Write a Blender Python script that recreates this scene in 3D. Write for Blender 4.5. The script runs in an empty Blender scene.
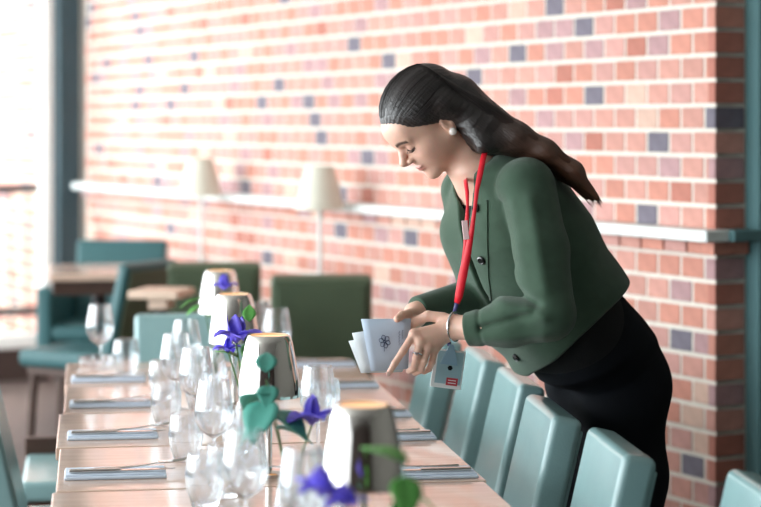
import bpy, bmesh, math, random
import numpy as np
from mathutils import Vector, Matrix
from mathutils.bvhtree import BVHTree
random.seed(7); np.random.seed(7)
scene = bpy.context.scene
C = scene.collection
R = math.radians

def lin(r, g, b):
    f = lambda v: (v/255/12.92) if v/255 <= .04045 else ((v/255+.055)/1.055)**2.4
    return (f(r), f(g), f(b), 1)

# ------------------------------------------------------------------ camera, world, lights
F_PX, CX, HY, CAMZ = 2000.0, 380.5, 124.0, 1.5
cam_d = bpy.data.cameras.new('camera'); cam = bpy.data.objects.new('camera', cam_d); C.objects.link(cam)
cam.location = (0, 0, CAMZ); cam.rotation_euler = (R(90), 0, 0)
cam_d.sensor_width = 36; cam_d.lens = 36*F_PX/761
cam_d.shift_y = -(253.5-HY)/761
cam_d.clip_end = 200
cam_d.dof.use_dof = True; cam_d.dof.focus_distance = 4.44; cam_d.dof.aperture_fstop = 2.4
scene.camera = cam

w = bpy.data.worlds.new('world'); scene.world = w; w.use_nodes = True
w.node_tree.nodes['Background'].inputs[0].default_value = (.93, .97, 1, 1)
w.node_tree.nodes['Background'].inputs[1].default_value = 1.6

sun_d = bpy.data.lights.new('sun', 'SUN'); sun = bpy.data.objects.new('sun', sun_d); C.objects.link(sun)
sun.rotation_euler = Vector((.75, .3, -.6)).to_track_quat('-Z', 'Y').to_euler()
sun_d.energy = 5.5; sun_d.angle = R(2); sun_d.color = (1, .96, .9)

ar_d = bpy.data.lights.new('window_daylight', 'AREA'); ar = bpy.data.objects.new('window_daylight', ar_d); C.objects.link(ar)
ar_d.shape = 'RECTANGLE'; ar_d.size = 8.5; ar_d.size_y = 2.3; ar_d.energy = 330; ar_d.color = (.91, .98, 1)
ar.location = (-4.6, 5.0, 1.65); ar.rotation_euler = Vector((1, 0.0, -.05)).to_track_quat('-Z', 'Y').to_euler()
# long side along Y
ar.rotation_euler = (R(90), 0, R(-90))

a2_d = bpy.data.lights.new('facade_daylight', 'AREA'); a2 = bpy.data.objects.new('facade_daylight', a2_d); C.objects.link(a2)
a2_d.shape = 'RECTANGLE'; a2_d.size = 2.2; a2_d.size_y = 2.3; a2_d.energy = 300; a2_d.color = (.93, .98, 1)
a2.location = (-3.25, 9.75, 1.6); a2.rotation_euler = (R(90), 0, R(28.2)+math.pi+math.pi)     # lies in the glazed front, left of the view

vs = scene.view_settings
vs.view_transform = 'Standard'; vs.look = 'None'; vs.exposure = 0.52; vs.gamma = 1; vs.use_curve_mapping = False

# ------------------------------------------------------------------ helpers
def P(px, py, Z):
    return Vector(((px-CX)*Z/F_PX, Z, CAMZ-(py-HY)*Z/F_PX))
def px_of(p):
    return (CX+p[0]/p[1]*F_PX, HY+(CAMZ-p[2])/p[1]*F_PX)

MATS = {}
def mat(name, col, rough=.5, metal=0., var=0., scale=8., bump=0., bscale=60., spec=.5, trans=0., coat=0., stretch=None, rnd=0., sheen=0., emit=None, estr=0., ior=1.45, sss=0.):
    if name in MATS: return MATS[name]
    m = bpy.data.materials.new(name); m.use_nodes = True; nt = m.node_tree; N = nt.nodes; L = nt.links
    b = N['Principled BSDF']
    b.inputs['Base Color'].default_value = col; b.inputs['Roughness'].default_value = rough
    b.inputs['Metallic'].default_value = metal; b.inputs['Specular IOR Level'].default_value = spec
    b.inputs['Transmission Weight'].default_value = trans; b.inputs['Coat Weight'].default_value = coat
    b.inputs['IOR'].default_value = ior
    if sheen: b.inputs['Sheen Weight'].default_value = sheen
    if sss:
        b.inputs['Subsurface Weight'].default_value = sss; b.inputs['Subsurface Scale'].default_value = .01
    if emit: b.inputs['Emission Color'].default_value = emit; b.inputs['Emission Strength'].default_value = estr
    tc = N.new('ShaderNodeTexCoord'); vec = tc.outputs['Object']
    if stretch:
        mp = N.new('ShaderNodeMapping'); mp.inputs['Scale'].default_value = stretch; L.new(vec, mp.inputs[0]); vec = mp.outputs[0]
    last = None
    if var:
        n = N.new('ShaderNodeTexNoise'); n.inputs['Scale'].default_value = scale; n.inputs['Detail'].default_value = 4; L.new(vec, n.inputs[0])
        hs = N.new('ShaderNodeHueSaturation'); hs.inputs['Color'].default_value = col
        mr = N.new('ShaderNodeMapRange'); mr.inputs[1].default_value = .3; mr.inputs[2].default_value = .7
        mr.inputs[3].default_value = 1-var; mr.inputs[4].default_value = 1+var
        L.new(n.outputs[0], mr.inputs[0]); L.new(mr.outputs[0], hs.inputs['Value']); L.new(hs.outputs[0], b.inputs['Base Color']); last = hs
    if rnd:
        oi = N.new('ShaderNodeObjectInfo'); hs2 = N.new('ShaderNodeHueSaturation')
        mr = N.new('ShaderNodeMapRange'); mr.inputs[3].default_value = 1-rnd; mr.inputs[4].default_value = 1+rnd
        L.new(oi.outputs['Random'], mr.inputs[0]); L.new(mr.outputs[0], hs2.inputs['Value'])
        if last: L.new(last.outputs[0], hs2.inputs['Color'])
        else: hs2.inputs['Color'].default_value = col
        L.new(hs2.outputs[0], b.inputs['Base Color'])
    if bump:
        n = N.new('ShaderNodeTexNoise'); n.inputs['Scale'].default_value = bscale; n.inputs['Detail'].default_value = 5; L.new(vec, n.inputs[0])
        bp = N.new('ShaderNodeBump'); bp.inputs['Strength'].default_value = bump; bp.inputs['Distance'].default_value = .01
        L.new(n.outputs[0], bp.inputs['Height']); L.new(bp.outputs[0], b.inputs['Normal'])
    MATS[name] = m
    return m

class MB:
    def __init__(s): s.bm = bmesh.new()
    def _add(s, verts, faces, M=None):
        vs_ = [s.bm.verts.new((M @ Vector(v)) if M else v) for v in verts]
        for f in faces:
            try: s.bm.faces.new([vs_[i] for i in f])
            except ValueError: pass
        return s
    def box(s, c, d, r=0, seg=2, M=None):
        b = bmesh.new(); bmesh.ops.create_cube(b, size=1)
        for v in b.verts: v.co = Vector((v.co.x*d[0], v.co.y*d[1], v.co.z*d[2]))
        if r: bmesh.ops.bevel(b, geom=list(b.edges), offset=r, segments=seg, profile=.5, affect='EDGES', clamp_overlap=True)
        for v in b.verts: v.co += Vector(c)
        b.verts.index_update(); 
        s._add([v.co.copy() for v in b.verts], [[v.index for v in f.verts] for f in b.faces], M); b.free(); return s
    def lathe(s, prof, n=20, c=(0,0,0), M=None):
        vv = []; ff = []; ring = []
        for r, z in prof:
            if r < 1e-5: ring.append([len(vv)]); vv.append((c[0], c[1], c[2]+z))
            else:
                ring.append(list(range(len(vv), len(vv)+n)))
                vv += [(c[0]+r*math.cos(2*math.pi*i/n), c[1]+r*math.sin(2*math.pi*i/n), c[2]+z) for i in range(n)]
        for a, b in zip(ring, ring[1:]):
            for i in range(n):
                j = (i+1) % n
                if len(a) == 1 and len(b) == 1: continue
                if len(a) == 1: ff.append((a[0], b[j], b[i]))
                elif len(b) == 1: ff.append((a[i], a[j], b[0]))
                else: ff.append((a[i], a[j], b[j], b[i]))
        return s._add(vv, ff, M)
    def tube(s, pts, rad, n=8, M=None, flat=1.0):
        pts = [Vector(p) for p in pts]; k = len(pts)
        rads = rad if isinstance(rad, (list, tuple)) else [rad]*k
        vv = []; ff = []; up = None
        for i, p in enumerate(pts):
            t = (pts[min(i+1, k-1)]-pts[max(i-1, 0)]).normalized()
            if up is None: up = Vector((0,0,1)) if abs(t.z) < .9 else Vector((1,0,0))
            sd = t.cross(up).normalized(); u2 = sd.cross(t).normalized(); up = u2
            for j in range(n):
                a = 2*math.pi*j/n; vv.append(p+(sd*math.cos(a)+u2*math.sin(a)*flat)*rads[i])
        for i in range(k-1):
            for j in range(n):
                q = (j+1) % n; ff.append((i*n+j, i*n+q, (i+1)*n+q, (i+1)*n+j))
        ff.append(list(range(n))[::-1]); ff.append(list(range((k-1)*n, k*n)))
        return s._add(vv, ff, M)
    def grid(s, rows, M=None, close=False):
        vv = [p for r in rows for p in r]; m = len(rows[0]); ff = []
        for i in range(len(rows)-1):
            for j in range(m-1): ff.append((i*m+j, i*m+j+1, (i+1)*m+j+1, (i+1)*m+j))
        return s._add(vv, ff, M)
    def mesh(s, name, mats, smooth=True, angle=None):
        bmesh.ops.recalc_face_normals(s.bm, faces=list(s.bm.faces))
        me = bpy.data.meshes.new(name); s.bm.to_mesh(me); s.bm.free()
        for m in (mats if isinstance(mats, (list, tuple)) else [mats]): me.materials.append(m)
        if smooth:
            me.shade_smooth()
            me.set_sharp_from_angle(angle=R(angle or 40))
        return me
    def build(s, name, m, parent=None, smooth=True, angle=None):
        o = link(name, s.mesh(name, m, smooth, angle), parent)
        if smooth: wn = o.modifiers.new('normals', 'WEIGHTED_NORMAL'); wn.keep_sharp = True
        return o

def link(name, me, parent=None):
    o = bpy.data.objects.new(name, me); C.objects.link(o)
    if parent is not None:
        o.parent = parent; o.matrix_parent_inverse = world_of(parent).inverted()
    return o
def world_of(o):
    M = Matrix.LocRotScale(o.location, o.rotation_euler, o.scale)
    return (world_of(o.parent) @ o.matrix_parent_inverse @ M) if o.parent else M
def tag(o, label=None, cat=None, group=None, kind=None):
    if label: o['label'] = label
    if cat: o['category'] = cat
    if group: o['group'] = group
    if kind: o['kind'] = kind
    return o
def empty(name, loc=(0,0,0), rz=0):
    o = bpy.data.objects.new(name, None); C.objects.link(o); o.location = loc; o.rotation_euler = (0,0,rz); o.empty_display_size = .05
    return o
def copy_tree(o, parent=None):
    c = o.copy(); C.objects.link(c)
    if parent is not None: c.parent = parent
    for ch in o.children: copy_tree(ch, c)
    return c
USED = set()
def place(proto, loc, rz, label, group=None, cat=None):
    o = proto if proto.name not in USED else copy_tree(proto)
    USED.add(proto.name)
    o.location = loc; o.rotation_euler = (0,0,rz); o['label'] = label
    if group: o['group'] = group
    if cat: o['category'] = cat
    return o
class Proto:                    # first placement uses the original, later ones copies
    def __init__(s, root): s.root = root; s.n = 0
    def __call__(s, loc, rz, label, group=None):
        o = s.root if s.n == 0 else copy_tree(s.root)
        s.n += 1; o.location = loc; o.rotation_euler = (0,0,rz); o['label'] = label
        if group: o['group'] = group
        return o
def struct(name, mb, m, smooth=False): return tag(mb.build(name, m, None, smooth), kind='structure')

# ------------------------------------------------------------------ materials
M_mortar = mat('mortar', lin(218,210,200), .9, var=.06, scale=30, bump=.3, bscale=200)
BR = [mat('brick_orange', lin(192,132,116), .85, var=.12, scale=25, bump=.3, bscale=150, rnd=.08),
      mat('brick_salmon', lin(194,142,130), .85, var=.12, scale=25, bump=.3, bscale=150, rnd=.08),
      mat('brick_pink', lin(192,144,136), .85, var=.12, scale=25, bump=.3, bscale=150, rnd=.08),
      mat('brick_mauve', lin(172,136,138), .85, var=.14, scale=25, bump=.3, bscale=150, rnd=.08),
      mat('brick_pale', lin(206,172,156), .85, var=.1, scale=25, bump=.3, bscale=150, rnd=.08),
      mat('brick_dark', lin(110,104,116), .8, var=.15, scale=25, bump=.3, bscale=150, rnd=.1),
      mat('brick_red', lin(176,114,100), .85, var=.12, scale=25, bump=.3, bscale=150, rnd=.08)]
M_white = mat('white_paint', lin(218,224,222), .45, var=.03)
M_ceil = mat('ceiling_paint', lin(205,205,200), .9, var=.03)
M_tealframe_shade = mat('teal_frame_and_ledge_shade', lin(92,130,134), .45, var=.05)
M_darkframe = mat('dark_teal_frame', lin(40,66,74), .5, var=.05)
M_dark = mat('dark_brown_panel', lin(58,46,42), .7, var=.15, scale=5)
M_floor = mat('floor_boards', lin(74,64,60), .55, var=.2, scale=4, stretch=(8,1,1))
M_plain = mat('grey_wall', lin(120,118,112), .9, var=.04)
M_wood = mat('table_wood', lin(208,180,162), .2, var=.13, scale=6, stretch=(1,9,9), coat=.5, spec=.6)
M_woodlt = mat('pale_wood', lin(205,180,160), .4, var=.08, scale=6, stretch=(1,9,9))
M_wooddk_shade = mat('dark_wood_and_table_shade', lin(66,46,38), .45, var=.2, scale=6, stretch=(1,9,9))
M_blackmetal = mat('black_metal', lin(28,28,30), .4, metal=.6, var=.1)
M_teal = mat('teal_leather', lin(140,174,176), .24, var=.08, scale=5, bump=.08, bscale=180, coat=.15)
M_tealdk = mat('deep_teal_leather', lin(42,88,92), .45, var=.08, scale=5, bump=.08, bscale=180)
M_olive = mat('olive_leather', lin(76,90,70), .5, var=.06, scale=5, bump=.08, bscale=180)
M_steel = mat('brushed_steel', lin(225,222,218), .09, metal=1, var=.03)
M_warm = mat('warm_lamp_glow', lin(255,214,170), .5, emit=lin(255,196,140), estr=.55, var=.02)
M_cut = mat('cutlery_steel', lin(215,212,208), .15, metal=1, var=.03)
M_napkin = mat('napkin_cloth', lin(212,224,240), .9, var=.04, scale=40, bump=.3, bscale=400)
M_shade = mat('white_shade', lin(212,212,198), .6, var=.02)
M_petal = mat('purple_petal', lin(122,108,238), .5, var=.2, scale=40)
M_leaf = mat('green_leaf', lin(88,160,74), .45, var=.2, scale=30)
M_leafb = mat('blue_green_leaf', lin(76,156,142), .5, var=.15, scale=30)
M_stem = mat('green_stem', lin(90,130,80), .5, var=.1)
M_water = mat('vase_water', lin(240,248,255), .02, trans=1, ior=1.33, var=.001)

def glass_mat():
    m = bpy.data.materials.new('clear_glass'); m.use_nodes = True; nt = m.node_tree; N = nt.nodes; L = nt.links
    for n in list(N): N.remove(n)
    out = N.new('ShaderNodeOutputMaterial'); tr = N.new('ShaderNodeBsdfTransparent'); gl = N.new('ShaderNodeBsdfGlass')
    mx = N.new('ShaderNodeMixShader'); tr.inputs[0].default_value = (.96,.985,1,1)
    gl.inputs['Roughness'].default_value = 0; gl.inputs['IOR'].default_value = 1.5; gl.inputs[0].default_value = (.98,.99,1,1)
    nz = N.new('ShaderNodeTexNoise'); nz.inputs['Scale'].default_value = 14
    tc = N.new('ShaderNodeTexCoord'); bp = N.new('ShaderNodeBump'); bp.inputs['Strength'].default_value = .08
    L.new(tc.outputs['Object'], nz.inputs[0]); L.new(nz.outputs[0], bp.inputs['Height']); L.new(bp.outputs[0], gl.inputs['Normal'])
    mx.inputs[0].default_value = .75
    L.new(tr.outputs[0], mx.inputs[1]); L.new(gl.outputs[0], mx.inputs[2]); L.new(mx.outputs[0], out.inputs[0])
    return m
M_glass = glass_mat()
def pane_mat():
    m = bpy.data.materials.new('window_pane'); m.use_nodes = True; nt = m.node_tree; N = nt.nodes; L = nt.links
    for n in list(N): N.remove(n)
    out = N.new('ShaderNodeOutputMaterial'); tr = N.new('ShaderNodeBsdfTransparent'); gl = N.new('ShaderNodeBsdfGlossy')
    gl.inputs['Roughness'].default_value = .02; mx = N.new('ShaderNodeMixShader'); fr = N.new('ShaderNodeFresnel'); fr.inputs[0].default_value = 1.4
    L.new(fr.outputs[0], mx.inputs[0]); L.new(tr.outputs[0], mx.inputs[1]); L.new(gl.outputs[0], mx.inputs[2]); L.new(mx.outputs[0], out.inputs[0])
    return m
M_pane = pane_mat()

# ------------------------------------------------------------------ setting
PLAT = .14
W0 = Vector((.998, 5.95, 0)); dW = Vector((-.4726, .8813, 0)); nW = Vector((-.8813, -.4726, 0)); rW = -nW
def wallM(o): return Matrix(((dW.x, -nW.x, 0, o.x), (dW.y, -nW.y, 0, o.y), (0, 0, 1, o.z), (0, 0, 0, 1)))   # x along the wall, y into it, z up
WM = wallM(W0)
LEN = 5.46
struct('floor', MB().box((-1, 4.5, -.05), (9, 16, .1)), M_floor)
pf = MB(); A = [(-4.9, 7.15), (.28, 7.15), (W0+dW*LEN+nW*.02)[:2], (-4.9, 9.1)]
pf._add([(x, y, 0) for x, y in A]+[(x, y, PLAT) for x, y in A], [(0,1,2,3), (4,5,6,7), (0,1,5,4), (1,2,6,5), (2,3,7,6), (3,0,4,7)])
tag(pf.build('floor_platform', M_floor, None, False), kind='structure')
struct('ceiling', MB()._add([(x, y, z) for z in (2.95, 3.1) for x, y in ((-4.9,-3.2), (3.2,-3.2), (3.2,8), (-1.3,11.2), (-4.9,9.1))],
       [(0,1,2,3,4), (5,6,7,8,9)]+[(i, (i+1) % 5, 5+(i+1) % 5, 5+i) for i in range(5)]), M_ceil)
struct('wall_front', MB().box((-.8, -3.1, 1.47), (8, .2, 2.94)), M_dark)
struct('wall_side', MB().box((3.1, 2.2, 1.47), (.2, 10.4, 2.94)), M_plain)
# brick wall: backing slab of mortar, bricks as children
PITCH, CH, BL, BH = .117, .0752, .1065, .0615
wall = struct('wall_right', MB().box((LEN/2, .125, 1.475), (LEN, .25, 2.95), M=WM), M_mortar)
ret = struct('wall_return', MB().box((.006+.056, .125, 1.475), (.112, .25, 2.95), M=Matrix(((rW.x, dW.x, 0, W0.x+dW.x*-.0), (rW.y, dW.y, 0, W0.y), (0,0,1,0), (0,0,0,1)))), M_mortar)
DARK = [(593,25),(601,94),(650,142),(711,118),(645,212),(467,78),(513,54),(348,47),(384,62),(284,87),(266,105),(309,103),(318,121),(324,139),(364,156),
        (199,60),(189,93),(175,108),(140,36),(134,22),(93,15),(90,28),(110,68),(99,83),(148,64),(138,95),(134,109),(158,181),(102,150),(338,230),(347,192),(242,185),
        (214,170),(156,181),(167,226),(267,254),(692,344),(669,386),(553,5),(290,2),(690,470),(620,470),(418,240)]
def brick_verts(L_, H_, out=.0025, dep=.03, ch=.0018):
    x0, x1, z0, z1 = 0, L_, 0, H_
    v = [(x0,dep,z0),(x1,dep,z0),(x1,dep,z1),(x0,dep,z1),(x0,-out+ch,z0),(x1,-out+ch,z0),(x1,-out+ch,z1),(x0,-out+ch,z1),
         (x0+ch,-out,z0+ch),(x1-ch,-out,z0+ch),(x1-ch,-out,z1-ch),(x0+ch,-out,z1-ch)]
    f = [(0,1,5,4),(1,2,6,5),(2,3,7,6),(3,0,4,7),(4,5,9,8),(5,6,10,9),(6,7,11,10),(7,4,8,11),(8,9,10,11)]
    return v, f
BM = {}
def brick_mesh(kind, k, Lb):
    key = (kind, k, round(Lb, 3))
    if key not in BM:
        v, f = brick_verts(Lb, BH, out=.0025+(.022 if kind == 'corbel' else 0)); BM[key] = MB()._add(v, f).mesh('brick', BR[k], False)
    return BM[key]
ZL0 = 1.5558 - 21*CH          # course line near the floor... lines at 1.5558 + k*CH
rows = []
bricks = []
rowz = [(k, 1.5558+k*CH) for k in range(-21, 19)]
for k, z0 in rowz:
    if z0 < -.02 or z0+CH > 2.95: continue
    half = (k % 2 != 0)
    n = int(LEN/PITCH)+1
    for i in range(-1 if half else 0, n):
        s0 = i*PITCH + (PITCH/2 if half else 0); s1 = s0+BL
        s0 = max(s0, .0015); s1 = min(s1, LEN)
        if s1-s0 < .02: continue
        bricks.append([k, s0, s1-s0, z0+(CH-BH)/2])
def bpx(b):
    p = W0+dW*(b[1]+b[2]/2)+Vector((0,0,b[3]+BH/2)); return px_of(p), p.y
PERSON_POLY = [(378,120),(390,85),(425,64),(470,80),(540,140),(595,200),(634,285),(666,360),(655,420),(650,520),(470,520),(470,385),(440,330),(446,190),(436,185),(400,170)]
def inpoly(x, y):
    c = False; n = len(PERSON_POLY)
    for i in range(n):
        x1, y1 = PERSON_POLY[i]; x2, y2 = PERSON_POLY[i-1]
        if (y1 > y) != (y2 > y) and x < (x2-x1)*(y-y1)/(y2-y1)+x1: c = not c
    return c
rng = random.Random(11)
for b in bricks:
    (x, y), Z = bpx(b); b.append((x, y, Z))
    b.append(rng.choices(range(7), [30, 30, 22, 12, 4, 0, 5])[0])
for dx, dy in DARK:
    bb = min(bricks, key=lambda b: (b[4][0]-dx)**2+(b[4][1]-dy)**2); bb[5] = 5
vis = [b for b in bricks if -5 < b[4][0] < 735 and -10 < b[4][1] < 515 and not inpoly(b[4][0], b[4][1])]
vis.sort(key=lambda b: -b[2]*BH/b[4][2]**2*abs(.1*b[4][0]+100))
near = set(id(b) for b in vis[:300])
bulk = MB(); layers = []
for b in bricks:
    k, s0, Lb, z0, (x, y, Z), ci = b
    kind = 'corbel' if k == -6 else 'brick'
    if id(b) in near:
        o = link('brick', brick_mesh(kind, ci, Lb)); o.parent = wall
        o.matrix_basis = WM @ Matrix.Translation((s0, 0, z0+rng.uniform(-.0008, .0008)))
    else:
        v, f = brick_verts(Lb, BH, out=.0025+(.022 if kind == 'corbel' else 0))
        n0 = len(bulk.bm.faces); bulk._add(v, f, WM @ Matrix.Translation((s0, 0, z0)))
        layers += [ci]*len(f)
for fc, ci in zip(bulk.bm.faces, layers): fc.material_index = ci
o = bulk.build('brick_field', BR, wall, False); o['kind'] = 'stuff'
RM = Matrix(((rW.x, dW.x, 0, W0.x), (rW.y, dW.y, 0, W0.y), (0,0,1,0), (0,0,0,1)))
for k, z0 in rowz:
    if z0 < -.02 or z0+CH > 2.2: continue
    ci = 5 if k == -1 else rng.choices([0, 6, 3, 1], [3, 5, 2, 1])[0]
    off = -.022 if k == -6 else 0
    o = link('brick', brick_mesh('corbel' if k == -6 else 'brick', ci, .112-off-.002)); o.parent = ret
    o.matrix_basis = RM @ Matrix.Translation((off-.005, 0, z0+(CH-BH)/2))
# shelf ledge along the brick wall
sh = struct('trim_1', MB().box((LEN/2-.035, -.035, 1.1695), (LEN+.06, .10, .035), r=.004, seg=1, M=WM), M_white)
sr = struct('trim_2', MB().box((.052, -.045, 1.1695), (.108, .09, .033), r=.003, seg=1, M=RM), M_tealframe_shade)  # return end of the white ledge; its shade is painted in as teal
# teal window frame right of the return
fr = struct('window_2', MB().box((.112+.05, -.0, 1.47), (.10, .12, 2.94), r=.006, seg=1, M=RM), M_tealframe_shade)
rwall = struct('wall_corner', MB().box((.21+.95, .1, 1.47), (1.9, .2, 2.94), M=RM), M_plain)
# corner post and glazed facade at the far left
E = W0+dW*LEN
FM = Matrix(((nW.x, dW.x, 0, E.x), (nW.y, dW.y, 0, E.y), (0,0,1,0), (0,0,0,1)))   # x leftwards along the facade, y outwards
struct('window_1', MB().box((.095, .06, 1.475), (.125, .12, 2.95), r=.006, seg=1, M=FM), M_darkframe)
w1 = bpy.data.objects['window_1']
MB().box((.205, .07, 1.60), (.055, .08, 2.60), r=.004, seg=1, M=FM).build('window_frame', M_white, w1, False)
MB().box((1.6, .07, .345), (2.75, .08, .07), r=.004, seg=1, M=FM).build('window_frame', M_white, w1, False)
MB().box((1.6, .07, 2.9), (2.75, .08, .09), r=.004, seg=1, M=FM).build('window_frame', M_white, w1, False)
MB().box((1.6, .08, 1.62), (2.7, .008, 2.5), M=FM).build('pane', M_pane, w1, False)
struct('baseboard_back', MB().box((1.65, .06, .225), (2.9, .12, .45-.28), M=FM @ Matrix.Translation((0,0,0))), M_dark)
# terrace outside: deck, railing, sunlit brick wall going on
struct('terrace_floor', MB().box((2.2, 2.2, -.06), (6, 4.1, .1), M=FM), M_plain)
ow = struct('wall_outside', MB().box((LEN+1.7, .125, 1.6), (3.1, .25, 3.2), M=WM), M_mortar)
ob = MB(); lay = []
for k, z0 in rowz:
    if z0 < .0: continue
    for i in range(25):
        s0 = LEN+.16+i*PITCH+(PITCH/2 if k % 2 else 0); v, f = brick_verts(BL, BH)
        ob._add(v, f, WM @ Matrix.Translation((s0, 0, z0))); lay += [rng.choices(range(7), [20, 30, 30, 12, 12, 3, 3])[0]]*len(f)
for fc, ci in zip(ob.bm.faces, lay): fc.material_index = ci
o = ob.build('brick_field', BR, ow, False); o['kind'] = 'stuff'
rl = empty('railing', tuple(FM @ Vector((1.2, .5, 0))))
for zz in (1.14, .46): MB().box((1.5, .5, zz), (2.9, .04, .045), r=.004, seg=1, M=FM).build('rail', M_darkframe, rl, False)
for i in range(32):
    MB().tube([FM @ Vector((.08+i*.09, .5, .0)), FM @ Vector((.08+i*.09, .5, 1.13))], .005, 6).build('baluster', M_darkframe, rl)
tag(rl, 'thin metal railing on the sunlit terrace outside the far left window', 'railing')
# left window wall (out of frame): posts of the glazed front the daylight enters by
lw = struct('window_3', MB().box((-4.85, 3, .15), (.1, 12, .3)).box((-4.85, 3, 2.85), (.1, 12, .2)), M_darkframe)
for yy in (-2.9, 1.2, 5.2, 8.9): MB().box((-4.85, yy, 1.5), (.1, .09, 2.7)).build('mullion', M_darkframe, lw, False)

# ------------------------------------------------------------------ dining tables
RZ = .1443
def leftX(Z): return -.697-.1452*(Z-4.31)
TW = .901
def T(Z, off, z=.75): return Vector((leftX(Z)+off, Z, z))
ta = empty('dining_table')
tag(ta, cat='table')
MB().box((0, 0, .735), (TW-.004, .543, .03), r=.004, seg=2).build('tabletop', M_wood, ta)
MB().box((0, 0, .71), (.30, .30, .02)).build('top_plate', M_blackmetal, ta, False)
MB().tube([(0,0,.02), (0,0,.70)], .032, 16).build('column', M_blackmetal, ta)
MB().lathe([(0,.03), (.04,.028), (.17,.014), (.18,.008), (.18,0), (0,0)], 28).build('base', M_blackmetal, ta)
ptab = Proto(ta)
TZ = [6.065, 5.515, 4.965, 4.415, 3.865, 3.315, 2.765]
TL = ['wood-topped table at the far end of the row, carrying the low dish',
      'second wood-topped table from the far end of the long row', 'third wood-topped table from the far end of the long row',
      'wood-topped table fourth from the far end, beneath the woman\'s leaning side', 'wood-topped table of the row cut by the bottom edge of the photo',
      'wood-topped table under the largest blurred steel lamp', 'nearest wood-topped table of the row, holding the blurred purple flowers']
dT = [0, .004, -.006, .003, -.004, 0, 0]
for Zt, lb, dd in zip(TZ, TL, dT):
    ptab((leftX(Zt)+TW/2+dd, Zt, 0), RZ, lb, 'tables pushed into one long row')

# ------------------------------------------------------------------ chairs
def make_chair(cat_label, m_front, m_rear, H=.86, wd=.37, arms=False, th=.07):
    """faces +x; back on the -x side leaning outwards; origin on the floor below the seat centre"""
    r = empty('dining_chair'); tag(r, cat_label, 'chair')
    MB().box((.0, 0, .435), (.43, wd+.02, .07), r=.025, seg=3).build('seat', m_front, r)
    lean = Matrix.Translation((-.20, 0, .44)) @ Matrix.Rotation(R(-13), 4, 'Y')
    hh = (H-.44)/math.cos(R(13))
    MB().box((0, 0, hh/2), (th, wd, hh), r=.017, seg=3, M=lean).build('backrest', m_front, r)
    MB().box((-th/2-.003, 0, hh/2), (.012, wd-.05, hh-.05), r=.005, seg=2, M=lean).build('back_panel', m_rear, r)
    MB().box((0, 0, .385), (.38, wd-.04, .035), r=.004, seg=1).build('seat_frame', M_wooddk_shade, r, False)
    for sx in (-1, 1):
        for sy in (-1, 1):
            MB().tube([(sx*.165, sy*(wd/2-.04), .39), (sx*.185, sy*(wd/2-.03), 0)], [.019, .013], 8).build('leg', M_wooddk_shade, r)
    if arms:
        for sy in (-1, 1): MB().box((.0, sy*(wd/2+.035), .49), (.44, .075, .30), r=.02, seg=3).build('armrest', m_front, r)
    return r
chair0 = make_chair('', M_teal, M_teal)
pch = Proto(chair0)
# right-hand row: backs towards +X, so turn by 180 deg; the top of the back is at about local x -.29
CL = [('teal leather chair by the photo\'s lower right corner, pulled away from the table', 3.46, .685),
      ('teal leather chair nearest the woman\'s dark trousers, in front of her legs', 3.97, .480),
      ('teal leather chair third from the lower right corner, its side edge against the woman\'s thigh', 4.48, .388),
      ('teal leather chair under the hem of the green jacket', 5.02, .352),
      ('teal leather chair just right of the hanging badge', 5.51, .288),
      ('teal leather chair behind the hanging badge, farthest of the right-hand row', 6.03, .19)]
for lb, Zc, X in CL:
    pch((X-.29, Zc+.03, 0), RZ+math.pi-R(3), lb, 'teal chairs along the right side of the table')
pch((leftX(5.3)-.16+.245, 5.25, 0), RZ, 'teal leather chair cut by the left edge, beside the nearest left napkins', 'chairs along the left side of the table')
pch((-.60, 6.45, 0), RZ-math.pi/2, 'pale teal chair at the head of the table, behind the stemmed glasses', 'chairs at the far table end')
# low stool with a dark rear rail on the left
st = empty('padded_stool', (leftX(6.1)-.02, 6.1, 0), RZ); tag(st, 'low teal padded stool with dark wooden rail beside the left table edge', 'stool')
SM = Matrix.Translation(st.location) @ Matrix.Rotation(RZ, 4, 'Z')
MB().box((0, 0, .425), (.22, .52, .06), r=.015, seg=3, M=SM).build('seat', M_teal, st)
MB().box((0, 0, .36), (.21, .50, .07), r=.004, seg=1, M=SM).build('seat_frame', M_wooddk_shade, st, False)
MB().box((0, .275, .45), (.23, .03, .11), r=.006, seg=2, M=SM).build('rail', M_wooddk_shade, st)
for sx in (-1, 1):
    for sy in (-1, 1): MB().box((sx*.085, sy*.22, .165), (.035, .035, .33), M=SM).build('leg', M_wooddk_shade, st, False)

# background seats on the platform
po = Proto(make_chair('', M_olive, M_olive, H=.82, wd=.36, th=.07))
po((-.21-.02, 7.40, PLAT), R(90+4), 'olive green chair with its broad back towards the table, by the menus', 'olive chairs on the platform')
po((-.665, 8.05, PLAT), R(90+4), 'olive green chair behind the two farthest steel lamps', 'olive chairs on the platform')
pe_ = Proto(make_chair('', M_tealdk, M_olive, H=.82, wd=.36, th=.05))
pe_((-1.16, 7.98, PLAT), R(152), 'dark green chair seen edge-on beside the shaded brown table edge', 'olive chairs on the platform')
pd = Proto(make_chair('', M_tealdk, M_tealdk, H=.82, wd=.42, arms=True))
pd((-1.22, 9.0, PLAT), R(-95), 'dark teal armchair by the corner post, behind the brown table', 'armchairs on the platform')

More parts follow.
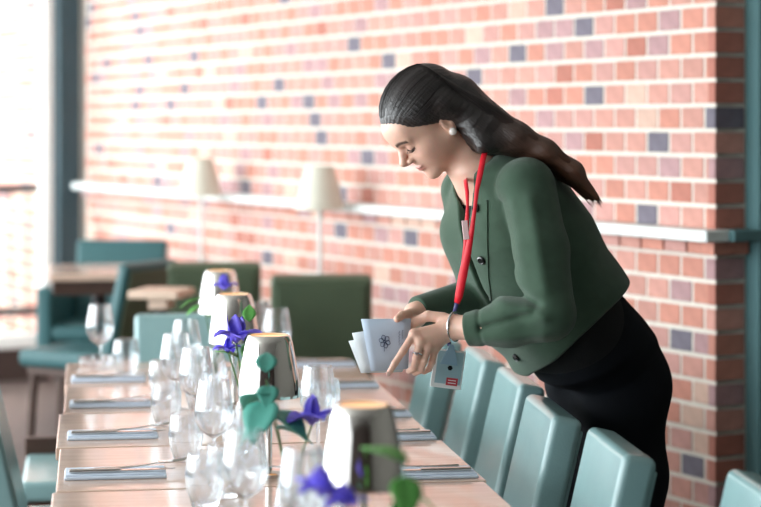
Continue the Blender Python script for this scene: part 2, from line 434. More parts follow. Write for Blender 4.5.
def cafe_table(loc, rz, lab, w_, d_, mtop, msk):
    r = empty('cafe_table', loc, rz); tag(r, lab, 'table', 'small tables on the platform')
    M = Matrix.Translation(loc) @ Matrix.Rotation(rz, 4, 'Z')
    MB().box((0, 0, .735), (w_, d_, .03), r=.005, M=M).build('tabletop', mtop, r)
    MB().box((0, 0, .70 if w_ < .3 else .69), (w_-.03 if w_ > .3 else w_-.12, d_-.03 if w_ > .3 else d_-.12, .04 if w_ < .3 else .055), M=M).build('apron', msk, r, False)
    MB().tube([M @ Vector((0,0,.67)), M @ Vector((0,0,.02))], .03, 12).build('column', M_blackmetal, r)
    MB().box((0, 0, .012), (min(.28, w_), min(.3, d_), .022), r=.005, M=M).build('base', M_blackmetal, r)
cafe_table((-1.19, 8.45, PLAT), R(10), 'cafe table with shaded brown side in front of the dark teal armchair', .42, .6, M_wood, M_wooddk_shade)  # dark apron colour stands for the shadow on the table's side

cafe_table((-.81, 7.40, PLAT), R(-12), 'narrow pale wood side table left of the olive chairs', .19, .22, M_woodlt, M_woodlt)
# standing lamps along the brick wall
def standing_lamp(px, Z, ytop, lab):
    base = P(px, 200, Z); r = empty('standing_lamp', (base.x, base.y, PLAT)); tag(r, lab, 'lamp', 'white lamps along the brick wall')
    zt = CAMZ-(ytop-HY)*Z/F_PX
    c = (base.x, base.y, 0)
    MB().lathe([(.052, zt), (.056, zt-.004), (.075, zt-.07), (.094, zt-.165), (.096, zt-.170), (.093, zt-.168), (.072, zt-.07), (.05, zt-.006), (0, zt-.006)], 28, c).build('lamp_shade', M_shade, r)
    MB().tube([(base.x, base.y, PLAT+.01), (base.x, base.y, zt-.02)], .009, 10).build('pole', M_white, r)
    MB().lathe([(0, PLAT+.02), (.09, PLAT+.018), (.10, PLAT+.008), (.10, PLAT), (0, PLAT)], 24, c).build('base', M_white, r)
standing_lamp(320, 7.84, 166, 'white cone-shaded lamp on a thin pole, the larger one nearer the woman')
standing_lamp(201, 8.89, 158, 'white cone-shaded lamp on a thin pole, the farther left one')

# ------------------------------------------------------------------ table lamps with steel shades
lp = empty('table_lamp'); tag(lp, cat='lamp')
s_ = MB().lathe([(.041, .300), (.045, .298), (.050, .285), (.058, .245), (.0645, .205), (.067, .175), (.0665, .168), (.0645, .172), (.062, .205), (.055, .245), (.047, .285), (.041, .294), (.041, .300)], 40).build('lamp_shade', M_steel, lp, angle=60)
MB().lathe([(0, .296), (.040, .296), (.040, .290), (0, .290)], 32).build('diffuser', M_warm, lp)
MB().tube([(0,0,.01), (0,0,.291)], .007, 12).build('stem', M_steel, lp)
MB().lathe([(0, .016), (.04, .014), (.048, .008), (.048, 0), (0, 0)], 32).build('base', M_steel, lp)
pl = Proto(lp)
for px, Z, lb in ((220, 6.15, 'steel-shaded table lamp farthest along the table'), (234, 5.30, 'steel-shaded table lamp second farthest, behind the purple flower'),
                  (269, 4.27, 'steel-shaded table lamp with blue-green leaves in front of its shade'), (363, 3.21, 'largest and most blurred steel table lamp, nearest the photo\'s bottom edge')):
    q = P(px, 0, Z); pl((q.x, Z, .7502), 0, lb, 'steel lamps down the middle of the table')

# ------------------------------------------------------------------ place settings
def make_setting():
    n = empty('napkin'); tag(n, cat='napkin')
    MB().box((0, 0, .0035), (.215, .105, .007), r=.003, seg=2).build('folded_cloth', M_napkin, n)
    MB().box((.0, .004, .0085), (.211, .094, .003), r=.001, seg=1).build('top_fold', M_napkin, n)
    k = MB().grid([[(x, y0+o_, z) for (y0, z) in ((-.0,.0175), (.016*wd_, .0175))] for x, wd_, o_ in ((-.0, .9, 0), (.03, 1.1, 0), (.08, 1.05, 0), (.105, .5, .0), (.115, .05, 0))])
    kn = empty('table_knife'); tag(kn, cat='knife')
    MB().box((-.055, .0, .0045), (.11, .014, .008), r=.003, seg=2).build('handle', M_cut, kn)
    bl = MB(); 
    top = [(0,-.007),(.03,-.009),(.08,-.009),(.105,-.004),(.115,.006),(.08,.007),(.0,.007)]
    bl._add([(x, y, .0035) for x, y in top]+[(x, y, .0055) for x, y in top], [list(range(7)), list(range(7, 14))]+[(i, (i+1) % 7, 7+(i+1) % 7, 7+i) for i in range(7)])
    bl.build('blade', M_cut, kn, False)
    fk = empty('table_fork'); tag(fk, cat='fork')
    MB().tube([(-.105,0,.004), (-.06,0,.004), (0,0,.006), (.035,0,.010)], [.0075,.006,.0035,.0035], 8, flat=.5).build('handle', M_cut, fk)
    MB().box((.05, 0, .0115), (.034, .024, .003), r=.001, seg=1).build('head', M_cut, fk)
    for i in range(4):
        yy = -.0096+i*.0064
        MB().tube([(.064, yy, .0115), (.09, yy, .014), (.112, yy, .021)], [.0017,.0015,.0008], 5).build('tine', M_cut, fk)
    return Proto(n), Proto(kn), Proto(fk)
bpy.context.view_layer.update()
pn, pk, pfk = make_setting()
ORD = ['nearest', 'second nearest', 'third nearest', 'fourth nearest', 'farthest']
for i, Z in enumerate((4.27, 4.80, 5.33, 5.86)):
    c = T(Z, .125, .7501)
    nm = ORD[i] if i < 3 else 'farthest'
    pn(c, RZ, f'pale blue folded napkin, {nm} of those along the left table edge', 'napkins on the left')
    z2 = .7603
    pk((c.x+.015, c.y-.018, z2), RZ+.02, f'steel knife on the {nm} left napkin', 'knives on the left')
    pfk((c.x+.055, c.y+.027, z2), RZ+R(12), f'steel fork on the {nm} left napkin', 'forks on the left')
for i, Z in enumerate((4.27, 4.78, 5.15, 5.72, 6.22)):
    c = T(Z, TW-.115, .7501); nm = ORD[i]
    pn(c, RZ, f'pale blue folded napkin, {nm} of those along the right table edge', 'napkins on the right')
    z2 = .7603
    pk((c.x-.01, c.y-.018, z2), RZ+math.pi, f'steel knife on the {nm} right napkin', 'knives on the right')
    pfk((c.x-.03, c.y+.018, z2), RZ+math.pi+R(5), f'steel fork on the {nm} right napkin', 'forks on the right')

# ------------------------------------------------------------------ glasses
wg = empty('wine_glass'); tag(wg, cat='glass')
MB().lathe([(.031,.195), (.036,.165), (.0415,.135), (.0405,.115), (.030,.093), (.012,.082), (.005,.078), (0,.078)][::-1] and
           [(.0320,.200), (.0375,.168), (.0425,.138), (.0410,.114), (.030,.092), (.012,.080), (.0042,.074), (.0042,.0737), (0,.0737)], 28).build('bowl', M_glass, wg)
bpy.data.objects.remove(wg.children[0])
def glass_bowl(outer, t=.0012):
    inner = [(max(r-t, 0), z) for r, z in outer]
    return outer, inner
out_ = [(.0042,.074), (.014,.080), (.030,.092), (.041,.114), (.0425,.138), (.0375,.168), (.0325,.200)]
inn = [(.0310,.200), (.0360,.168), (.041,.138), (.0395,.115), (.029,.0940), (.013,.083), (0,.081)]
MB().lathe(out_+inn, 28).build('bowl', M_glass, wg, angle=80)
MB().lathe([(.0042,.0745), (.0034,.06), (.0034,.02), (.006,.008)], 14).build('stem', M_glass, wg, angle=80)
MB().lathe([(.006,.0085), (.02,.005), (.033,.0028), (.0345,.0015), (.033,0), (0,0)], 28).build('foot', M_glass, wg, angle=60)
pw = Proto(wg)
tb = empty('tumbler'); tag(tb, cat='glass')
MB().lathe([(0,0), (.024,0), (.027,.003), (.035,.03), (.039,.055), (.0385,.075), (.0345,.105), (.0333,.105), (.0370,.075), (.0375,.055), (.034,.032), (.025,.012), (0,.010)], 28).build('bowl', M_glass, tb, angle=50)
MB().lathe([(.0346,.105), (.0350,.1058), (.0340,.1066), (.0332,.1058), (.0333,.105)], 28).build('rim', M_glass, tb, angle=80)
pt = Proto(tb)
def gx(proto, px, Z, lab, grp):
    q = P(px, 0, Z); return proto((q.x, Z, .7501), random.uniform(0, 6), lab, grp)
WG = [(100,6.10,'stemmed wine glass standing alone at the far left end of the table'), (186,5.62,'wine glass left of the farthest purple flowers'), (196,4.93,'wine glass left of the second steel lamp, behind the nearer tumblers'),
      (214,4.30,'wine glass in the table middle, level with the nearest left napkin'), (277,5.95,'wine glass just behind the top of the third steel lamp'), (258,6.2,'wine glass peeking out right of the farthest steel lamp'),
      (245,3.60,'large blurred wine glass in the front row, left of the nearest flowers'), (318,4.55,'wine glass to the right of the third steel lamp'), (303,3.4,'blurred wine glass left of the biggest steel lamp'),
      (176,5.25,'wine glass rising beside the second farthest left napkin')]
for px, Z, lb in WG: gx(pw, px, Z, lb, 'stemmed wine glasses')
TB = [(126,5.98,'stemless tumbler right of the lone wine glass'), (163,5.45,'tumbler right of the second farthest left napkin'), (166,4.98,'tumbler at the end of the third nearest left napkin'),
      (200,5.2,'tumbler left of the second steel lamp'), (186,4.45,'tumbler at the end of the second nearest left napkin'), (275,5.66,'tumbler right of the third steel lamp, towards the far right napkin'),
      (325,5.05,'tumbler beyond the purple bloom, near the right napkins'), (225,4.02,'tumbler in the front cluster left of the green leaves'), (205,3.92,'tumbler at the photo\'s bottom edge in the glass cluster'),
      (322,3.60,'tumbler below the deep purple bloom'), (345,4.6,'tumbler close behind the biggest steel lamp'), (238,4.55,'tumbler in front of the nearest middle flowers'), (415,3.3,'blurred tumbler right of the biggest steel lamp')]
for px, Z, lb in TB: gx(pt, px, Z, lb, 'stemless tumblers')
ds = empty('glass_dish', tuple(T(6.22, .10, .7501))); tag(ds, 'low cut-glass dish on the far left table corner', 'dish')
MB().lathe([(0,0), (.05,0), (.058,.006), (.064,.026), (.061,.026), (.054,.009), (0,.006)], 24, tuple(ds.location)).build('bowl', M_glass, ds, False)
for i in range(12):
    a = i*math.pi/6; l_ = ds.location
    MB().box((l_.x+.0625*math.cos(a), l_.y+.0625*math.sin(a), l_.z+.017), (.008,.008,.018), r=.003, seg=1).build('rib', M_glass, ds, False)

# ------------------------------------------------------------------ flowers
def petal_rows(Lp, Wp, curl, lift, n=6, m=5):
    rows = []
    for i in range(n+1):
        t = i/n; wd_ = Wp*math.sin(math.pi*min(1, .12+.88*t))**.7*(1-.15*t); x = Lp*t*math.cos(lift*(1-t*curl)); z = Lp*t*math.sin(lift)-curl*Lp*t*t*.8
        rows.append([(x, wd_*(j/(m-1)-.5), z+.25*wd_*abs(j/(m-1)-.5)*2+.04*Lp*math.sin(j*2.1+i)) for j in range(m)])
    return rows
def leaf_rows(Lp, Wp, bend, n=7, m=5):
    rows = []
    for i in range(n+1):
        t = i/n; wd_ = Wp*max(.04, math.sin(math.pi*t**.8))
        rows.append([(Lp*t, wd_*(j/(m-1)-.5), -bend*Lp*t*t+.2*abs(j/(m-1)-.5)*wd_) for j in range(m)])
    return rows
def solid(mb_obj, th=.0012):
    md = mb_obj.modifiers.new('thickness', 'SOLIDIFY'); md.thickness = th; return mb_obj
PET = [MB().grid(petal_rows(.05, .036, .7, .9)).mesh('petal', M_petal), MB().grid(petal_rows(.042, .03, -.2, 1.2)).mesh('petal', M_petal)]
LEAFS = [MB().grid(leaf_rows(.055, .036, .3)).mesh('leaf', M_leaf), MB().grid(leaf_rows(.055, .042, .35)).mesh('leaf', M_leafb)]
def flower(base, head, lab, nleaf=2, lm=0, size=1.0):
    base, head = Vector(base), Vector(head)
    r = empty('purple_flower', base); tag(r, lab, 'flower', 'purple flowers in the vases')
    mid = (base+head)/2+Vector((0,0,.02)); stp = [base, base.lerp(mid, .6), mid, head]
    MB().tube(stp, [.0022,.0022,.002,.002], 6).build('stem', M_stem, r)
    Mi = Matrix.Translation(-base)
    for i in range(9):
        o = link('petal', PET[0 if i < 5 else 1]); o.parent = r; solid(o)
        a = i*2*math.pi/5+(.6 if i >= 5 else 0)+random.uniform(-.2,.2)
        o.matrix_basis = Matrix.Translation(head-base) @ Matrix.Rotation(a, 4, 'Z') @ Matrix.Rotation(random.uniform(-.2,.2), 4, 'Y') @ Matrix.Scale(size*random.uniform(.85,1.1), 4)
    for i in range(nleaf):
        o = link('leaf', LEAFS[lm]); o.parent = r; solid(o)
        p = base.lerp(head, .72+.1*i)-base; a = random.uniform(0, 6.28)
        o.matrix_basis = Matrix.Translation(p) @ Matrix.Rotation(a, 4, 'Z') @ Matrix.Rotation(-.5, 4, 'Y')
    return r
def sprig(base, tip, spots, lm, lab, sc=1.0):
    base, tip = Vector(base), Vector(tip)
    r = empty('leaf_sprig', base); tag(r, lab, 'leaves', 'leaf sprigs in the vases')
    MB().tube([base, base.lerp(tip, .55)+Vector((0,0,.015)), tip], [.002,.0018,.0012], 6).build('stem', M_stem, r)
    for t, a, el, s in spots:
        o = link('leaf', LEAFS[lm]); o.parent = r; solid(o)
        o.matrix_basis = Matrix.Translation(base.lerp(tip, t)-base+Vector((0,0,.015*t))) @ Matrix.Rotation(a, 4, 'Z') @ Matrix.Rotation(el, 4, 'Y') @ Matrix.Scale(s*sc, 4)
    return r
def vase(p, lab):
    r = empty('bud_vase', p); tag(r, lab, 'vase', 'glass bud vases')
    MB().lathe([(0,0), (.026,0), (.031,.006), (.034,.03), (.028,.065), (.017,.095), (.0165,.112), (.020,.125), (.0185,.125), (.0148,.112), (.0153,.095), (.026,.065), (.031,.03), (.028,.01), (0,.008)], 24, tuple(p)).build('body', M_glass, r, angle=60)
    MB().lathe([(0,.009), (.0275,.011), (.030,.03), (.0255,.062), (0,.062)], 20, tuple(p)).build('water', M_water, r, angle=50)
VS = [(216,5.78), (246,4.78), (292,3.78), (352,2.92)]
vb = []
for (px, Z), lb in zip(VS, ('bud vase at the far end behind the second steel lamp', 'bud vase between the second and third steel lamps', 'bud vase holding blue-green leaves in front of the third steel lamp', 'bud vase closest to the photo\'s bottom edge')):
    q = P(px, 0, Z); v_ = Vector((q.x, Z, .7501)); vase(v_, lb); vb.append(v_)
up = Vector((0,0,.03))
flower(vb[0]+up, P(224,290,5.76), 'small purple flower between the two farthest steel lamps', 1)
sprig(vb[0]+up, P(203,302,5.72), [(.98,2.9,.1,1.3), (.9,3.6,.2,1.1), (.85,2.2,-.1,1.1), (.75,.3,.2,.9)], 0, 'green leaf sprig left of the farthest purple flower')
flower(vb[1]+up, P(236,342,4.70), 'purple flower in front of the second steel lamp', 2, 0, 1.35)
flower(vb[1]+up, P(228,352,4.72), 'lower purple bud drooping left of the second lamp', 0, 0, .8)
sprig(vb[1]+up, P(249,328,4.74), [(1,1.6,-1.1,.9), (.8,4.5,.9,.9), (.7,3.4,1.0,.9)], 0, 'round green leaf sprig at the top left of the third steel lamp')
flower(vb[2]+up, P(312,424,3.72), 'deep purple bloom right of the blue-green leaves', 0, 1, 1.25)
sprig(vb[2]+up, P(268,402,3.70), [(1,2.2,.1,1.4), (.95,4.3,.5,1.5), (.85,5.7,.2,1.4), (.8,3.3,.4,1.4), (.7,.3,.1,1.2)], 1, 'blue-green leaf sprig against the third steel lamp', 1.15)
sprig(vb[2]+up, P(266,380,3.72), [(1,1.6,-.9,1.0), (.9,4.7,.4,1.0), (.8,2.9,.3,.9)], 1, 'upright blue-green leaf standing before the third lamp shade')
flower(vb[3]+up, P(322,497,2.88), 'blurred purple flower at the bottom edge', 1, 1, 1.0)
flower(vb[3]+up, P(345,507,2.86), 'second blurred purple flower at the bottom edge, nearer the big lamp', 0, 1, .8)
sprig(vb[3]+up, P(407,474,2.86), [(1,2.6,-.5,.95), (.92,4.9,.5,.9), (.85,.2,.3,.8), (.75,5.4,.6,.8)], 0, 'bright green blurred leaf sprig right of the biggest steel lamp', 1.45)
def PQ(px, py, Z): return P(px, py, Z+.10)
# ------------------------------------------------------------------ SDF modelling for the figure
def snets(F, org, h):
    ins = F < 0; nx, ny, nz = F.shape
    cs = [(i, j, k) for i in (0, 1) for j in (0, 1) for k in (0, 1)]
    cnt = sum(ins[i:nx-1+i, j:ny-1+j, k:nz-1+k].astype(np.int8) for i, j, k in cs)
    idx = np.argwhere((cnt > 0) & (cnt < 8))
    vals = np.stack([F[idx[:,0]+i, idx[:,1]+j, idx[:,2]+k] for i, j, k in cs], 1)
    pos = np.zeros((len(idx), 3)); num = np.zeros(len(idx))
    for a in range(8):
        for ax in range(3):
            ca = cs[a]
            if ca[ax]: continue
            cb = list(ca); cb[ax] = 1; b = cs.index(tuple(cb))
            va, vb_ = vals[:,a], vals[:,b]; cr = (va < 0) != (vb_ < 0)
            t = np.where(cr, va/np.where(cr, va-vb_, 1), 0)
            p = np.tile(np.array(ca, float), (len(idx), 1)); p[:,ax] += t
            pos += p*cr[:,None]; num += cr
    V = (idx+pos/num[:,None])*h+np.array(org)
    vid = -np.ones(F.shape, np.int64); vid[idx[:,0], idx[:,1], idx[:,2]] = np.arange(len(idx))
    Q = []
    for ax in range(3):
        sl0 = [slice(1, n-1) for n in F.shape]; sl0[ax] = slice(0, F.shape[ax]-1); sl1 = list(sl0); sl1[ax] = slice(1, F.shape[ax])
        a, b = ins[tuple(sl0)], ins[tuple(sl1)]
        e = np.argwhere(a != b); fl = a[tuple(e.T)]
        off = np.array([1, 1, 1]); off[ax] = 0; e = e+off
        u, v = [(1,2), (2,0), (0,1)][ax]
        def at(du, dv):
            q = e.copy(); q[:,u] += du; q[:,v] += dv; return vid[tuple(q.T)]
        q = np.stack([at(-1,-1), at(0,-1), at(0,0), at(-1,0)], 1); q[~fl] = q[~fl][:, ::-1]; Q.append(q)
    Q = np.concatenate(Q); Q = Q[(Q >= 0).all(1)]
    return V, Q
def sdf_mesh(func, lo, hi, h):
    lo = np.array(lo, float); n = np.ceil((np.array(hi)-lo)/(4*h)).astype(int)
    ax = [lo[i]+(np.arange(n[i])*4+1.5)*h for i in range(3)]
    G = np.stack(np.meshgrid(*ax, indexing='ij'), -1).reshape(-1, 3)
    Fc = func(G).reshape(n)
    F = Fc.repeat(4, 0).repeat(4, 1).repeat(4, 2); mk = np.abs(F) < 14*h
    ii = np.argwhere(mk); F[mk] = func(lo+ii*h)
    return snets(F, lo, h)
def smin(a, b, k):
    if k <= 0: return np.minimum(a, b)
    t = np.clip(.5+.5*(b-a)/k, 0, 1); return b*(1-t)+a*t-k*t*(1-t)
def smax(a, b, k): return -smin(-a, -b, k)
def cone(p, a, b, ra, rb):
    a = np.array(a, float); b = np.array(b, float); ba = b-a; t = np.clip(((p-a)@ba)/(ba@ba), 0, 1)
    return np.linalg.norm(p-a-t[:,None]*ba, axis=1)-(ra+(rb-ra)*t)
def chain(p, pts, rads, k):
    d = None
    for i in range(len(pts)-1):
        e = cone(p, pts[i], pts[i+1], rads[i], rads[i+1]); d = e if d is None else smin(d, e, k)
    return d
def ell(q, c, r):
    r = np.array(r, float); v = (q-np.array(c))/r; k0 = np.linalg.norm(v, axis=1); k1 = np.linalg.norm(v/r, axis=1)
    return k0*(k0-1)/np.maximum(k1, 1e-6)
def loft(q, tab):            # q columns: t, l, f ; rows of tab: t, cl, cf, a, b
    tab = np.array(tab); t = q[:,0]
    g = [np.interp(t, tab[:,0], tab[:,i]) for i in range(1, 5)]
    u, v = (q[:,1]-g[0])/g[2], (q[:,2]-g[1])/g[3]; r = np.sqrt(u*u+v*v)+1e-6
    d = (r-1)*np.sqrt((g[2]*u/r)**2+(g[3]*v/r)**2)
    return smax(d, np.maximum(tab[0,0]-t, t-tab[-1,0]), .012)
def frame(o, ax):            # world -> local coordinates along the three axes
    A = np.array([list(a) for a in ax]); o = np.array(o)
    return lambda p: (p-o)@A.T
def np_mesh(name, parts, m, col=None):
    V = []; Q = []; n = 0
    for v, q in parts: V.append(v); Q.append(q+n); n += len(v)
    V = np.concatenate(V); Q = np.concatenate(Q)
    me = bpy.data.meshes.new(name); me.from_pydata(V.tolist(), [], Q.tolist()); me.update(); me.shade_smooth(); me.materials.append(m)
    if col is not None:
        at = me.attributes.new('tint', 'FLOAT_COLOR', 'POINT'); c = np.ones((len(V), 4)); c[:, :3] = col(V); at.data.foreach_set('color', c.astype(np.float32).ravel())
    return me, V, Q

# ------------------------------------------------------------------ the woman: frames
yaw = R(28); Fd = Vector((-math.cos(yaw), -math.sin(yaw), 0)); Ld = Vector((0,0,1)).cross(Fd)
ln = R(34); Td = Vector((0,0,1))*math.cos(ln)+Fd*math.sin(ln); Bd = Fd*math.cos(ln)-Vector((0,0,1))*math.sin(ln)
O = PQ(577, 334, 4.58)
tor = frame(O, (Td, Ld, Bd))
hy = R(20); hf0 = Vector((-math.cos(hy), -math.sin(hy), 0)); hl = Vector((0,0,1)).cross(hf0)
pt_ = R(47); hu = Vector((0,0,1))*math.cos(pt_)+hf0*math.sin(pt_); hf = hf0*math.cos(pt_)-Vector((0,0,1))*math.sin(pt_)
H0 = PQ(438.5, 128.5, 4.44)
hd = frame(H0, (hf, hl, hu))          # columns f, l, u
def hw(f, l, u): return H0+hf*f+hl*l+hu*u
person = empty('person', (PQ(605, 0, 4.62).x, 4.62, 0))
tag(person, 'woman in a green cropped jacket and red lanyard leaning over the table', 'person')

def skin_mat():
    m = bpy.data.materials.new('skin'); m.use_nodes = True; nt = m.node_tree; N = nt.nodes; L = nt.links; b = N['Principled BSDF']
    a = N.new('ShaderNodeAttribute'); a.attribute_name = 'tint'
    nz = N.new('ShaderNodeTexNoise'); nz.inputs['Scale'].default_value = 60
    mx = N.new('ShaderNodeMix'); mx.data_type = 'RGBA'; mx.blend_type = 'MULTIPLY'; mx.inputs[0].default_value = .12
    L.new(a.outputs['Color'], mx.inputs[6]); L.new(nz.outputs['Color'], mx.inputs[7]); L.new(mx.outputs[2], b.inputs['Base Color'])
    b.inputs['Roughness'].default_value = .42; b.inputs['Subsurface Weight'].default_value = .12; b.inputs['Subsurface Scale'].default_value = .008
    b.inputs['Subsurface Radius'].default_value = (1, .35, .2)
    return m
M_skin = skin_mat()
SK = np.array(lin(234,190,170)[:3])

# head, neck and bust
neckb = O+Td*.47+Bd*.012
def f_head(p):
    q = hd(p)
    d = ell(q, (-.006, 0, .066), (.094, .073, .084))
    d = smin(d, ell(q, (.040, 0, .030), (.056, .060, .078)), .03)
    for s in (-1, 1):
        d = smin(d, cone(q, (.004, s*.050, -.012), (.070, s*.016, -.052), .016, .013), .025)
        d = smin(d, ell(q, (.058, s*.036, .006), (.026, .022, .020)), .02)       # cheek
    for s in (-1, 1): d = smin(d, ell(q, (.036, s*.040, -.014), (.040, .022, .032)), .03)
    d = smin(d, ell(q, (.080, 0, -.058), (.017, .017, .015)), .018)              # chin
    d = smin(d, ell(q, (.070, 0, -.018), (.026, .026, .032)), .02)               # muzzle
    d = smin(d, ell(q, (.072, 0, .068), (.026, .050, .030)), .025)               # forehead
    for s in (-1, 1):
        d = smin(d, cone(q, (.089, s*.010, .048), (.079, s*.042, .050), .0085, .007), .012)   # brow ridge
        d = smax(d, -ell(q, (.101, s*.031, .030), (.016, .016, .011)), .012)      # socket
        d = smin(d, ell(q, (.0790, s*.0315, .031), (.0135, .0145, .0125)), .004)   # lids over the eyeball
    n = chain(q, [(.088, 0, .042), (.102, 0, .024), (.1155, 0, .009)], [.0075, .0078, .0092], .006)
    n = smin(n, ell(q, (.100, 0, .001), (.015, .011, .007)), .006)
    for s in (-1, 1): n = smin(n, ell(q, (.1010, s*.0105, .003), (.009, .0065, .0068)), .004)
    d = smin(d, n, .007)
    d = smin(d, ell(q, (.0945, 0, -.0225), (.0085, .019, .0042)), .004)
    d = smin(d, ell(q, (.0925, 0, -.0305), (.0085, .017, .0050)), .004)
    d = smax(d, -cone(q, (.104, -.02, -.0262), (.104, .02, -.0262), .0022, .0022), .003)
    for s in (-1, 1):                                                            # ears
        e = ell(q, (-.006, s*.073, .018), (.016, .007, .029)); e = smax(e, -ell(q, (-.003, s*.082, .020), (.009, .006, .017)), .004)
        d = smin(d, e, .006); d = smin(d, ell(q, (.000, s*.072, -.006), (.008, .006, .009)), .004)
    nk = cone(p, H0+hf*-.022+hu*-.005, neckb, .053, .056)
    d = smin(d, nk, .022)
    qt = tor(p)
    d = smin(d, loft(qt, [(.25, 0, .0, .13, .085), (.36, 0, 0, .135, .085), (.43, 0, 0, .11, .07), (.47, 0, .005, .065, .055), (.49, 0, .01, .05, .05)]), .03)
    return d
lo = np.array(H0)-np.array((.16, .17, .33)); hi = np.array(H0)+np.array((.26, .20, .20))
head_part = sdf_mesh(f_head, lo, hi, .0021)

# hands ------------------------------------------------------------
def hand(wr, knk, fingers, thumb, arm):
    def f(p):
        d = cone(p, arm, wr, .031, .0245)
        pal = None
        for i, k_ in enumerate(knk):
            e = cone(p, wr, k_, .0165, .0105); pal = e if pal is None else smin(pal, e, .012)
        for i in range(len(knk)-1): pal = smin(pal, cone(p, knk[i], knk[i+1], .0105, .0105), .006)
        d = smin(d, pal, .02)
        for fg, rr in fingers: d = smin(d, chain(p, fg, rr, .003), .0045)
        return smin(d, chain(p, thumb[0], thumb[1], .004), .008)
    pts = [np.array(x) for fg, _ in fingers for x in fg]+[np.array(x) for x in thumb[0]]+[np.array(wr), np.array(arm)]
    return f, np.min(pts, 0)-.045, np.max(pts, 0)+.045
Zh = 4.31
LW = PQ(452, 327, 4.315); LA = PQ(484, 328, 4.275)
lk = [PQ(414, 334, 4.285), PQ(420, 342, 4.278), PQ(428, 347, 4.282), PQ(435, 348, 4.293)]
fr_ = [.0092, .0082, .0074, .0062]
LF = [([lk[0], PQ(403, 351, 4.270), PQ(395, 363, 4.268), PQ(389, 373, 4.272)], fr_),
      ([lk[1], PQ(416, 359, 4.262), PQ(414, 368, 4.275), PQ(409, 371, 4.296)], [.0092, .0084, .0078, .0068]),
      ([lk[2], PQ(424, 361, 4.266), PQ(421, 370, 4.278), PQ(415, 373, 4.298)], [.0090, .0082, .0076, .0066]),
      ([lk[3], PQ(432, 362, 4.278), PQ(429, 369, 4.288), PQ(424, 372, 4.303)], [.0082, .0074, .0066, .0058])]
LT = ([PQ(443, 318, 4.322), PQ(428, 316, 4.330), PQ(415, 322, 4.336), PQ(406, 332, 4.338)], [.013, .0115, .0100, .0082])
fL, l0, h0_ = hand(LW, lk, LF, LT, LA)
lh = sdf_mesh(fL, l0, h0_, .0017)
RWr = PQ(416, 314, 4.42); RA = PQ(446, 304, 4.475)
rk = [PQ(399, 321, 4.372), PQ(399, 329, 4.382), PQ(401, 337, 4.392), PQ(405, 344, 4.40)]
RF = [([rk[0], PQ(390, 325, 4.349), PQ(383, 330, 4.344), PQ(379, 333, 4.342)], fr_),
      ([rk[1], PQ(392, 331, 4.352), PQ(383, 336, 4.346), PQ(377, 339, 4.344)], [.0092, .0084, .0078, .0068]),
      ([rk[2], PQ(394, 342, 4.360), PQ(386, 347, 4.349), PQ(380, 350, 4.346)], [.0090, .0082, .0076, .0066]),
      ([rk[3], PQ(400, 351, 4.372), PQ(393, 355, 4.358), PQ(388, 358, 4.350)], [.0082, .0074, .0066, .0058])]
RT = ([PQ(414, 313, 4.40), PQ(408, 314, 4.365), PQ(402, 315.5, 4.330), PQ(397, 319, 4.303)], [.012, .0105, .0095, .0078])
fR, r0, r1 = hand(RWr, rk, RF, RT, RA)
rh = sdf_mesh(fR, r0, r1, .0018)

def tint(V):
    c = np.tile(SK, (len(V), 1)); q = hd(V); f, l, u = q.T
    def blend(mask, col): 
        nonlocal c
        c = c*(1-mask[:,None])+np.array(lin(*col)[:3])*mask[:,None]
    inh = (np.abs(l) < .09) & (u > -.07) & (f > .02)
    ck = np.exp(-(((f-.062)/.03)**2+((np.abs(l)-.045)/.022)**2+((u-.002)/.022)**2))*.28*inh; blend(ck, (222,146,130))
    lip = np.exp(-((l/.020)**4+((u+.0265)/.0085)**4))*(f > .086)*.8*inh; blend(lip, (186,96,96))
    al = np.abs(l)
    bc = .0475+.004*np.sin((al-.012)/.036*3.1)+.002
    brow = np.exp(-((u-bc)/.0044)**4)*((al > .011) & (al < .050)).astype(float)*(f > .06)*.92; blend(brow, (44,30,26))
    ul = .0225+.25*((al-.031)/.016)**2*.02
    lash = np.exp(-((u-ul)/.0022)**4)*((al > .016) & (al < .047))*(f > .068); blend(lash*.95, (24,18,18))
    shd = np.exp(-((u-.036)/.007)**2)*((al > .016) & (al < .046))*(f > .068)*.3; blend(shd, (150,100,88))
    return c
me, bV, bQ = np_mesh('body', [head_part, lh, rh], M_skin, tint)
body = link('body', me, person)
# nails on the near hand, eyelashes, earring, ring, bracelet
for s in (-1, 1):
    lash = MB(); ar_ = []
    for i in range(9):
        t = i/8; l_ = s*(.019+.026*t); u_ = .0215+.004*(2*t-1)**2
        b0 = hw(.0905-.010*t, l_, u_); ar_.append(b0-hf*.001); lash.tube([b0, b0+hf*.006+hu*-.002+hl*(s*.002), b0+hf*.010+hu*.001+hl*(s*.004)], [.0009, .0007, .0003], 4)
    lash.tube(ar_, .0014, 5)
    lash.build('eyelashes', mat('lash_black', lin(18,14,14), .6, var=.05), body)
MB().lathe([(0,-.009), (.0045,-.0078), (.0078,-.0045), (.009,0), (.0078,.0045), (.0045,.0078), (0,.009)], 14, tuple(hw(.003, .081, -.006))).build('earring', mat('pearl', lin(245,240,236), .2, coat=1, var=.02), person)
M_silver = mat('silver', lin(215,215,220), .2, metal=1, var=.03)
def ring_mesh(c, ax, r, tr, n=24):
    ax = ax.normalized(); a = ax.cross(Vector((0,0,1))).normalized(); b = ax.cross(a)
    pts = [c+(a*math.cos(2*math.pi*i/n)+b*math.sin(2*math.pi*i/n))*r for i in range(n+1)]
    return MB().tube(pts, tr, 6)
m1, m2 = Vector(LF[1][0][0]), Vector(LF[1][0][1]); rc = m1.lerp(m2, .72)
